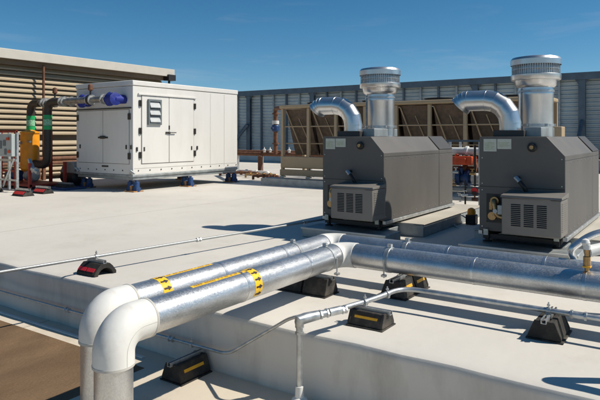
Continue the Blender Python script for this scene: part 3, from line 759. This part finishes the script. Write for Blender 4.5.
# ------------------------------------------------------------------ tan air cooled condenser rows
t = thing('air_cooled_condenser', 'long tan framed condenser unit with dark slanted coils behind the boilers', 'condenser', (-7.4, 16.9, 0))
xs = [-11.7+1.05*i for i in range(9)]
for x in xs:
    g = MB(); g.box(x-.05, x+.05, 16.05, 16.15, .25, 2.52); part('post', g, TAN, t, bevel=.008)
    g = MB(); g.box(x-.05, x+.05, 17.35, 17.45, .25, 2.52); part('post', g, TAN, t)
    g = MB(); g.box(x-.09, x+.09, 15.98, 16.2, .0, .035); g.cyl((x, 16.1, .03), (x, 16.1, .25), .035, 10); g.box(x-.07, x+.07, 16.02, 16.18, .2, .25); part('foot', g, PLATE, t)
g = MB(); g.box(-11.78, -3.24, 15.98, 17.5, 2.53, 2.64); part('fan_deck', g, TAN, t, bevel=.03)
g = MB(); g.box(-11.76, -3.26, 16.02, 16.22, .52, .92); part('header_pipe_cover', g, TAN, t, bevel=.05, seg=4)
g = MB(); g.box(-11.76, -3.26, 16.0, 16.2, .27, .47); part('base_beam', g, TAN, t, bevel=.01)
for i in range(8):
    a, b = xs[i]+.07, xs[i+1]-.07
    g = MB(); g.prism([(16.2, 2.50), (16.30, 2.50), (16.86, .95), (16.76, .95)], 'x', a, b); part('coil_panel', g, COIL, t)
    g = MB(); g.prism([(16.90, .95), (17.0, .95), (17.32, 2.50), (17.22, 2.50)], 'x', a, b); part('coil_panel', g, COIL, t)
    g = MB(); g.tube([(a+.03, 16.16, 2.45), (a+.42, 16.6, 1.0)], .022, 8); g.tube([(a+.45, 16.3, 2.2), (a+.70, 16.5, 1.45)], .015, 8); part('capillary_tube', g, TAN, t)
g = MB(); g.cyl((-11.7, 16.12, 1.92), (-3.3, 16.12, 1.92), .02, 8); g.cyl((-11.7, 16.3, 1.35), (-3.3, 16.3, 1.35), .018, 8); part('tie_rail', g, TAN, t)
for x in (-10.6, -8.5, -6.4, -4.3):
    g = MB(); g.lathe([(.48, 2.64), (.44, 2.66), (.44, 2.70), (.46, 2.72), (.40, 2.72), (.05, 2.70)], (x, 16.75, 0), 28); part('fan_shroud', g, BLK, t)
o = part('equipment_curb', MB().box(-11.95, -5.6, 15.2, 15.8, 0.0, .22), GALVD, bevel=.01)
tag(o, 'low grey sheet metal curb in front of the tan condenser', 'curb')
t = thing('tan_box_unit', 'small tan cabinet beyond the stack of the right boiler', 'cabinet', (-2.9, 15.3, 0))
g = MB(); g.box(-3.06, -2.72, 15.1, 15.5, .3, 1.83); part('cabinet', g, TAN, t, bevel=.02)
g = MB(); g.box(-3.03, -2.75, 15.15, 15.45, .0, .3); part('stand', g, GALVD, t)

# ------------------------------------------------------------------ rusty pipework behind the container
t = thing('rusty_pipe_rack', 'low rack of rusty brown pipes on posts between container and tan condenser', 'pipe rack', (-14.0, 19, 0))
g = MB(); g.tube([(-17.5, 19, .86), (-10.4, 19, .86)], .085, 14); g.tube([(-17.5, 19.5, .93), (-10.4, 19.5, .93)], .07, 12); part('pipe', g, RUST, t)
for i, x in enumerate((-16.2, -14.9, -12.5)):
    g = MB(); g.box(x-.06, x+.06, 18.94, 19.06, 0.0, .8); g.box(x-.12, x+.12, 18.88, 19.12, 0, .03); part('post', g, GALV, t)
g = MB(); g.box(-14.93, -14.77, 18.8, 18.93, 0, .78); g.box(-15.05, -14.65, 18.7, 19.05, 0, .05); part('post', g, RUST, t)
g = MB(); g.tube(fillet([(-14.1, 18.9, .86), (-14.1, 18.9, 2.72), (-12.0, 17.0, 2.62)], .22), .085, 14); g.ring((-14.1, 18.9, 1.3), (0, 0, 1), .085, .06, .05); g.ring((-14.1, 18.9, 2.5), (0, 0, 1), .085, .06, .05); r_ = part('riser', g, RUST, t)
g = MB(); g.tube([(-14.1, 18.9, 1.78), (-14.1, 18.9, 1.82), (-14.1, 18.9, 2.0), (-14.1, 18.9, 2.04)], [.13, .16, .16, .13], 14); g.cyl((-14.1, 18.9, 1.91), (-14.1, 18.65, 1.91), .05, 10); part('valve', g, BLUE, r_)
g = MB(); g.cyl((-14.1, 18.9, 2.08), (-14.1, 18.9, 2.22), .14, 14); part('white_flange', g, WHT, r_)
g = MB()
for x in (-14.75, -14.45, -13.8, -13.5): g.lathe([(.05, .92), (.05, 1.0), (.065, 1.01), (.065, 1.06), (.02, 1.08), (.02, 1.15)], (x, 19, 0), 12)
part('air_vents', g, WHT, t)
# low clutter of pipes on the roof by the container
for i, (x, y, c, L_, r) in enumerate(((-15.0, 17.6, RUST, 1.8, .07), (-13.6, 17.2, BRASS, 1.3, .05), (-12.9, 16.6, RUST, 1.0, .06), (-15.2, 18.2, WHT, 2.2, .08))):
    g = MB(); g.tube(fillet([(x-L_/2, y, .02), (x-L_/2, y, .16), (x+L_/2, y+.2, .16), (x+L_/2, y+.3, .02)], .06), r*.8, 10)
    for k in range(4): g.ring((x-L_/2+.2+k*L_*.22, y+.02+.2*(k+.5)/5, .16), (1, .1, 0), r*.8, .06, .03)
    o = part('floor_pipe', g, c)
    tag(o, ['rusty flanged floor pipe right behind the container far corner', 'brassy small pipe loop on the roof before the rusty post',
            'short rusty pipe loop by the grey curb of the tan condenser', 'white low pipe loop behind the other floor pipes'][i], 'pipe', 'low pipe loops on the roof behind the container')
# ------------------------------------------------------------------ pump rack between the boilers
t = thing('pump_rack', 'crowded pump and valve rack with orange actuator seen between the two boilers', 'pump rack', (-4.2, 13.0, 0))
for x in (-5.3, -4.62, -3.95, -3.0):
    g = MB(); g.box(x-.025, x+.025, 12.7, 12.75, .06, 1.5); g.box(x-.025, x+.025, 13.4, 13.45, .06, 1.5); part('upright', g, GALV, t)
g = MB()
for z in (1.47, .45, .32): g.box(-5.35, -2.95, 12.69, 12.74, z, z+.04); g.box(-5.35, -2.95, 13.41, 13.46, z, z+.04)
part('rail', g, SCRD, t)
g = MB(); g.cyl((-5.3, 12.95, 1.26), (-3.0, 12.95, 1.26), .085, 18); g.ring((-4.30, 12.95, 1.26), (1, 0, 0), .085, .05, .03); part('white_pipe', g, WHT, t)
g = MB(); g.box(-4.56, -4.12, 12.7, 13.05, .96, 1.15); g.cyl((-4.5, 12.85, 1.15), (-4.5, 12.85, 1.2), .05, 12); g.box(-4.50, -4.25, 12.66, 12.70, .99, 1.12); part('actuator', g, ORG, t, bevel=.03, seg=3)
g = MB(); g.cyl((-5.3, 13.0, .86), (-3.0, 13.0, .86), .06, 12); g.ring((-4.35, 13, .86), (1, 0, 0), .06, .08, .05); g.ring((-4.1, 13, .86), (1, 0, 0), .06, .05, .06); part('dark_pipe', g, RUST, t)
g = MB(); g.cyl((-5.3, 12.92, .66), (-4.52, 12.92, .66), .13, 18); g.cyl((-4.18, 12.92, .66), (-3.0, 12.92, .66), .12, 18); part('white_pipe', g, WHT, t)
g = MB(); g.ring((-4.47, 12.92, .66), (1, 0, 0), .13, .10, .05, 24); g.ring((-4.28, 12.92, .66), (1, 0, 0), .13, .08, .06, 24); g.cyl((-4.5, 12.92, .66), (-4.2, 12.92, .66), .12, 18); g.cyl((-4.38, 12.92, .66), (-4.38, 12.75, .9), .03); part('pump_body', g, BLUE, t)
g = MB(); g.cyl((-5.3, 12.85, .40), (-3.0, 12.85, .40), .05, 12); g.ring((-4.2, 12.85, .4), (1, 0, 0), .05, .1, .04); g.cyl((-5.0, 12.75, .20), (-3.2, 12.75, .22), .045); part('white_pipe', g, WHT, t)
g = MB(); g.cyl((-4.05, 12.7, .5), (-4.05, 12.7, 1.4), .025, 8); g.cyl((-4.25, 12.66, .1), (-4.25, 12.66, .62), .02, 8); g.ring((-4.05, 12.7, .36), (0, 0, 1), .02, .05, .05, 10); part('drop_pipe', g, BLK, t)
for k_, (x_, z_, m_) in enumerate(((-4.58, .52, BRASS), (-4.32, .30, WHT), (-4.15, .78, BRASS), (-4.52, .80, GALV), (-4.1, .22, RUST), (-4.45, .24, GALV))):
    g = MB(); g.cyl((x_, 12.66, z_), (x_+.12, 12.66, z_), .035, 10); g.cyl((x_+.06, 12.66, z_), (x_+.06, 12.66, z_+.10), .018, 8); g.ring((x_+.06, 12.66, z_+.1), (0, 0, 1), .02, .015, .03, 12); part('small_valve', g, m_, t)
g = MB(); g.ring((-4.05, 12.68, .40), (0, 1, 0), .015, .03, .06, 16); part('hand_wheel', g, RED, t)
t = thing('condensate_pump', 'small black condensate pump with yellow top beside the right boiler', 'pump', (-3.42, 10.5, 0))
g = MB(); g.box(-3.50, -3.32, 10.42, 10.60, 0.0, .18); part('base_tank', g, BLK, t, bevel=.02)
g = MB(); g.lathe([(.075, .18), (.075, .24), (.06, .28), (.02, .30)], (-3.41, 10.5, 0), 18); part('motor_top', g, TANK, t)
g = MB(); g.tube(fillet([(-3.5, 10.5, .1), (-3.66+.02, 10.4, .22), (-3.60, 10.1, .02), (-3.45, 9.9, .02)], .08), .012, 10); part('hose', g, WHT, t)

# ------------------------------------------------------------------ skid at the left: strainer tank, black pipes
TX, TY = -17.72, 10.6
t = thing('strainer_tank', 'bright orange yellow strainer tank with black pipe beside the grey control panel', 'tank', (TX, TY, 0))
g = MB(); g.lathe([(.06, .38), (.10, .42), (.20, .46), (.28, .56), (.285, .62), (.285, 1.62), (.27, 1.68), (.30, 1.685), (.30, 1.73), (.20, 1.76), (.08, 1.80)], (TX, TY, 0), 32); part('vessel', g, TANK, t)
for (dx, dy) in ((.24, -.12), (-.2, -.14), (0, .24)):
    g = MB(); g.cyl((TX+dx, TY+dy, 0), (TX+dx, TY+dy, .75), .03, 10); g.box(TX+dx-.06, TX+dx+.06, TY+dy-.06, TY+dy+.06, 0, .015); part('leg', g, TANK, t)
g = MB(); g.cyl((TX, TY-.27, 1.38), (TX, TY-.35, 1.38), .05, 14); part('gauge', g, GALV, t)
g = MB(); g.cyl((TX+.2, TY-.2, 1.42), (TX+.5, TY-.28, 1.42), .03); part('nozzle', g, GALV, t)
def blackpipe(x, y, label, low, xe, xv):
    t = thing('black_riser_pipe', label, 'pipe', (x, y, 0), 'black insulated risers')
    z = 2.66
    if low == 'tank': pts = [(TX+.27, TY-.02, .72), (x-.05, y-.02, .68), (x, y, 1.1), (x, y, z), (x+.75, y, z)]
    else: pts = [(x, y, 1.72), (x, y, z), (x+.55, y, z)]
    g = MB(); g.tube(fillet(pts, .34, 10), .125, 24); part('insulated_tube', g, BPIPE, t)
    for zz in (2.20, 1.86):
        g = MB(); g.ring((x, y, zz), (0, 0, 1), .127, .12, .008); part('green_band', g, GRN, t)
    g = MB(); g.ring((x, y, 2.03), (0, 0, 1), .126, .20, .004); part('pale_band', g, mat('pale_green_print', (.22, .50, .32), .5, var=.5, vscale=30), t)
    g = MB(); g.cyl((x+.4, y, z), (xe-.2, y, z), .095, 22); sp = part('steel_spool', g, mat('dull_steel', (.30, .29, .27), .4, .7, var=.3, vscale=8, dirt=(.12, .09, .06), dscale=5, damt=.7), t)
    for xx in (x+.75, x+.9, xv-.07, xv+.07, (xv+xe)/2+.1, xe-.26):
        if xx < xe-.2:
            g = MB(); g.ring((xx, y, z), (1, 0, 0), .095, .035, .055, 20); part('flange', g, GALV, sp)
    g = MB(); g.ring((xv, y, z), (1, 0, 0), .115, .08, .045, 20); g.cyl((xv, y, z+.1), (xv, y, z+.30), .025); part('butterfly_valve', g, BLK, sp)
    g = MB(); g.tube([(xv, y, z+.26), (xv, y, z+.30), (xv, y, z+.44), (xv, y, z+.47)], [.03, .075, .065, .02], 10); part('gear_operator', g, RUST, sp)
    g = MB(); g.tube([(xe-.20, y, z), (xe-.16, y, z-.01), (xe-.06, y, z+.01), (xe+.06, y, z), (xe+.10, y, z), (xe+.12, y, z)], [.14, .19, .165, .17, .19, .12], 16)
    g.cyl((xe, y, z), (xe, 11.09, z), .14, 14)
    rr = random.Random(3)
    for v in g.bm.verts: v.co += Vector((rr.uniform(-.015, .015), 0, rr.uniform(-.02, .02)))
    part('tarp_wrap', g, BLUT, t, angle=80)
    return t
blackpipe(-16.9, 10.70, 'nearer black riser pipe with green band curving into the orange tank', 'tank', -13.72, -14.75)
blackpipe(-18.09, 10.85, 'farther black riser pipe with green band rising behind the orange tank', 'top', -15.2, -16.75)
g = MB(); g.cyl((-18.09, 10.85, .0), (-18.09, 10.85, 1.75), .06, 14); g.box(-18.2, -17.98, 10.75, 10.95, 0, .02)
tag(part('pipe_stand', g, REDP), 'red pipe stand under the farther black riser pipe', 'stand')
t = thing('control_panel', 'pale grey control panel on a galvanised strut frame at the left edge', 'control panel', (-16.15, 9.2, 0))
for x in (-16.90, -16.40, -15.98):
    g = MB(); g.box(x-.03, x+.03, 9.15, 9.21, .06, 1.7); part('upright', g, GALV, t)
g = MB(); g.box(-17.55, -16.0, 9.02, 9.15, 1.02, 1.66); cb = part('cabinet', g, CTRL, t, bevel=.01)
for (x, z, w, h) in ((-16.60, 1.35, .18, .22), (-16.36, 1.40, .12, .16), (-16.3, 1.15, .1, .16), (-16.80, 1.15, .2, .12)):
    g = MB(); g.box(x-w/2, x+w/2, 9.0, 9.02, z-h/2, z+h/2); part('panel_switch', g, VENTF, cb)
g = MB(); g.box(-16.20, -16.10, 8.97, 9.02, 1.48, 1.56); g.box(-16.14, -16.06, 8.98, 9.02, 1.12, 1.2); part('warning_light', g, ORG, cb)
g = MB(); g.tube([(-16.0, 9.1, .95), (-16.6, 9.1, .15)], .03, 8); g.box(-17.55, -15.9, 9.1, 9.15, .88, .94); g.box(-17.55, -15.9, 9.1, 9.15, .32, .37); part('diagonal_brace', g, GALV, t)
t = thing('red_pump_frame', 'red steel frame with valves and dark pumps behind the control panel', 'frame', (-17.4, 10.2, 0))
for x in (-18.6, -17.9, -17.05, -16.3):
    for y in (9.75, 10.9):
        g = MB(); g.box(x-.04, x+.04, y-.04, y+.04, .03, 1.75 if x < -16.5 else .8); part('post', g, REDP, t)
g = MB()
for z in (.5, 1.05, 1.7): g.box(-18.64, -17.01, 9.73, 9.78, z, z+.07)
g.box(-18.64, -16.26, 9.73, 10.93, .1, .16); part('rail', g, REDP, t)
for (x, y, z, r, L_) in ((-18.1, 10.3, .35, .18, .6), (-17.3, 10.4, .35, .16, .5), (-18.3, 10.3, .85, .12, .8)):
    g = MB(); g.tube([(x-L_/2, y, z), (x-L_/2+.03, y, z), (x+L_/2-.03, y, z), (x+L_/2, y, z)], [r*.8, r, r, r*.8], 16); g.ring((x, y, z), (1, 0, 0), r, .06, .03); part('pump', g, random.choice((BLK, BLUE, GALVD)), t)
g = MB(); g.tube([(-16.5, 9.85, .9), (-16.25, 9.8, .62), (-15.95, 9.8, .52)], [.05, .08, .06], 14); g.ring((-16.1, 9.8, .57), (1, 0, -.3), .07, .04, .04); part('strainer', g, ALUS, t)
g = MB(); g.box(-18.4, -15.35, 10.25, 11.0, .0, .07); o = part('spill_tray', g, BLUE, bevel=.01)
tag(o, 'flat blue spill tray under the red frame beside the container', 'tray')
def redfoot(cx, cy, lab):
    t = thing('striped_rubber_foot', lab, 'rubber foot', (cx, cy, 0), 'striped rubber feet at the skid')
    g = MB(); g.prism([(cy-.17, 0), (cy+.17, 0), (cy+.15, .04), (cy+.06, .15), (cy-.06, .15), (cy-.15, .04)], 'x', cx-.27, cx+.27); part('block', g, RUB, t, bevel=.008)
    g = MB(); g.prism([(cy-.146, .055), (cy-.09, .125), (cy-.097, .130), (cy-.153, .060)], 'x', cx-.22, cx+.24); part('reflective_stripe', g, RED, t)
    g = MB(); strut(g, (cx-.3, cy), (cx+.3, cy), z=.151, w=.08, h=.05); part('strut_rail', g, GALV, t)
redfoot(-14.95, 8.75, 'red striped rubber foot nearer the camera, below the control panel'); redfoot(-15.15, 9.45, 'red striped rubber foot directly right of the nearer one, below the orange tank')
redfoot(-16.75, 8.9, 'red striped rubber foot at the very left edge, cut by the frame')
# dark blocks and bin between tank and container
t = thing('black_pump_motor', 'black pump motor with grey hood between the orange tank and the container', 'pump', (-16.0, 11.2, 0))
g = MB(); g.tube([(-16.9, 11.3, .3), (-16.85, 11.3, .3), (-16.2, 11.3, .3), (-16.15, 11.3, .3)], [.15, .21, .21, .12], 18); g.box(-16.95, -16.15, 11.15, 11.45, 0.0, .12); part('motor', g, BLK, t)
g = MB(); g.prism([(-16.95, .42), (-16.1, .42), (-16.25, .78), (-16.75, .78)], 'y', 11.15, 11.6); part('hood', g, GALVD, t, bevel=.02)
t = thing('black_rubber_skid', 'black rubber block on the roof in front of the container shade', 'rubber block', (-15.3, 10.35, 0))
g = MB(); g.prism([(-16.0, .0), (-15.35, .0), (-15.45, .17), (-15.9, .17)], 'y', 10.35, 10.65); part('block', g, RUB, t, bevel=.01)
g = MB(); strut(g, (-16.0, 10.5), (-15.35, 10.5), z=.171, w=.08, h=.04); part('strut_rail', g, GALVD, t)
for i, (z0, y) in enumerate(((.62, 12.3), (.78, 12.5))):
    g = MB(); g.tube([(-19.6, y-4, z0), (-19.6, y+5, z0)], .07, 12)
    for k in range(6): g.box(-19.66, -19.54, y-3.5+1.6*k, y-3.4+1.6*k, 0.0, z0)
    tag(part('wall_pipe', g, RUST), ['lower rusty pipe along the foot of the louvred building', 'upper rusty pipe along the foot of the louvred building'][i], 'pipe', 'rusty pipes at the louvred wall')
g = MB(); g.cyl((-19.85, 12.4, 0), (-19.85, 12.4, 4.2), .045, 12); tag(part('downpipe', g, RUST), 'thin brown downpipe on the louvred wall left of the container', 'pipe')

# ------------------------------------------------------------------ light, sky, camera
sd = Vector((.76, .46, 1.0)).normalized()
el = math.asin(sd.z); az = math.atan2(sd.x, sd.y)
w = bpy.data.worlds.new("World"); S.world = w; w.use_nodes = True
nt = w.node_tree; N = nt.nodes; L = nt.links
bg = N['Background']; bg.inputs['Strength'].default_value = .080
sky = N.new('ShaderNodeTexSky'); sky.sky_type = 'NISHITA'; sky.sun_disc = False
sky.sun_elevation = el; sky.sun_rotation = az; sky.altitude = 1500; sky.air_density = .85; sky.dust_density = .25; sky.ozone_density = 3.5
tc = N.new('ShaderNodeTexCoord'); mp = N.new('ShaderNodeMapping'); mp.inputs['Scale'].default_value = (1.2, 1.2, 9)
mp.inputs['Rotation'].default_value = (0, .06, .3); L.new(tc.outputs['Generated'], mp.inputs['Vector'])
n = N.new('ShaderNodeTexNoise'); n.inputs['Scale'].default_value = 3.2; n.inputs['Detail'].default_value = 9; n.inputs['Roughness'].default_value = .6; n.inputs['Distortion'].default_value = .4
L.new(mp.outputs[0], n.inputs['Vector'])
mr = N.new('ShaderNodeMapRange'); mr.inputs['From Min'].default_value = .54; mr.inputs['From Max'].default_value = .85; mr.inputs['To Min'].default_value = 0; mr.inputs['To Max'].default_value = .5
L.new(n.outputs['Fac'], mr.inputs['Value'])
sp = N.new('ShaderNodeSeparateXYZ'); L.new(tc.outputs['Generated'], sp.inputs[0])
m2 = N.new('ShaderNodeMapRange'); m2.inputs['From Min'].default_value = .0; m2.inputs['From Max'].default_value = .2; m2.inputs['To Min'].default_value = 1; m2.inputs['To Max'].default_value = .25
L.new(sp.outputs['Z'], m2.inputs['Value'])
mu = N.new('ShaderNodeMath'); mu.operation = 'MULTIPLY'; L.new(mr.outputs[0], mu.inputs[0]); L.new(m2.outputs[0], mu.inputs[1])
mx = N.new('ShaderNodeMixRGB'); L.new(mu.outputs[0], mx.inputs[0]); hs = N.new('ShaderNodeHueSaturation'); hs.inputs['Saturation'].default_value = 1.26; hs.inputs['Hue'].default_value = .487; L.new(sky.outputs[0], hs.inputs['Color']); L.new(hs.outputs[0], mx.inputs[1]); mx.inputs[2].default_value = (6.5, 6.8, 7.0, 1)
L.new(mx.outputs[0], bg.inputs['Color'])
sl = bpy.data.lights.new('sun', 'SUN'); sl.energy = 4.8; sl.angle = math.radians(.53); sl.color = (1, .93, .81)
so = bpy.data.objects.new('sun', sl); C.objects.link(so); so.rotation_euler = sd.to_track_quat('Z', 'Y').to_euler(); so.location = (10, 5, 20)

cam = bpy.data.cameras.new('camera'); cam.sensor_width = 36; cam.lens = 35.1; cam.shift_y = -64/600; cam.clip_start = .05; cam.clip_end = 6000
co = bpy.data.objects.new('camera', cam); C.objects.link(co); co.location = (0, 0, 1.6); co.rotation_euler = (PI/2, 0, math.atan2(.564, .8258))
S.camera = co
S.render.resolution_x = 1024; S.render.resolution_y = 683
S.view_settings.view_transform = 'Standard'; S.view_settings.look = 'None'; S.view_settings.gamma = 1; S.view_settings.exposure = .15
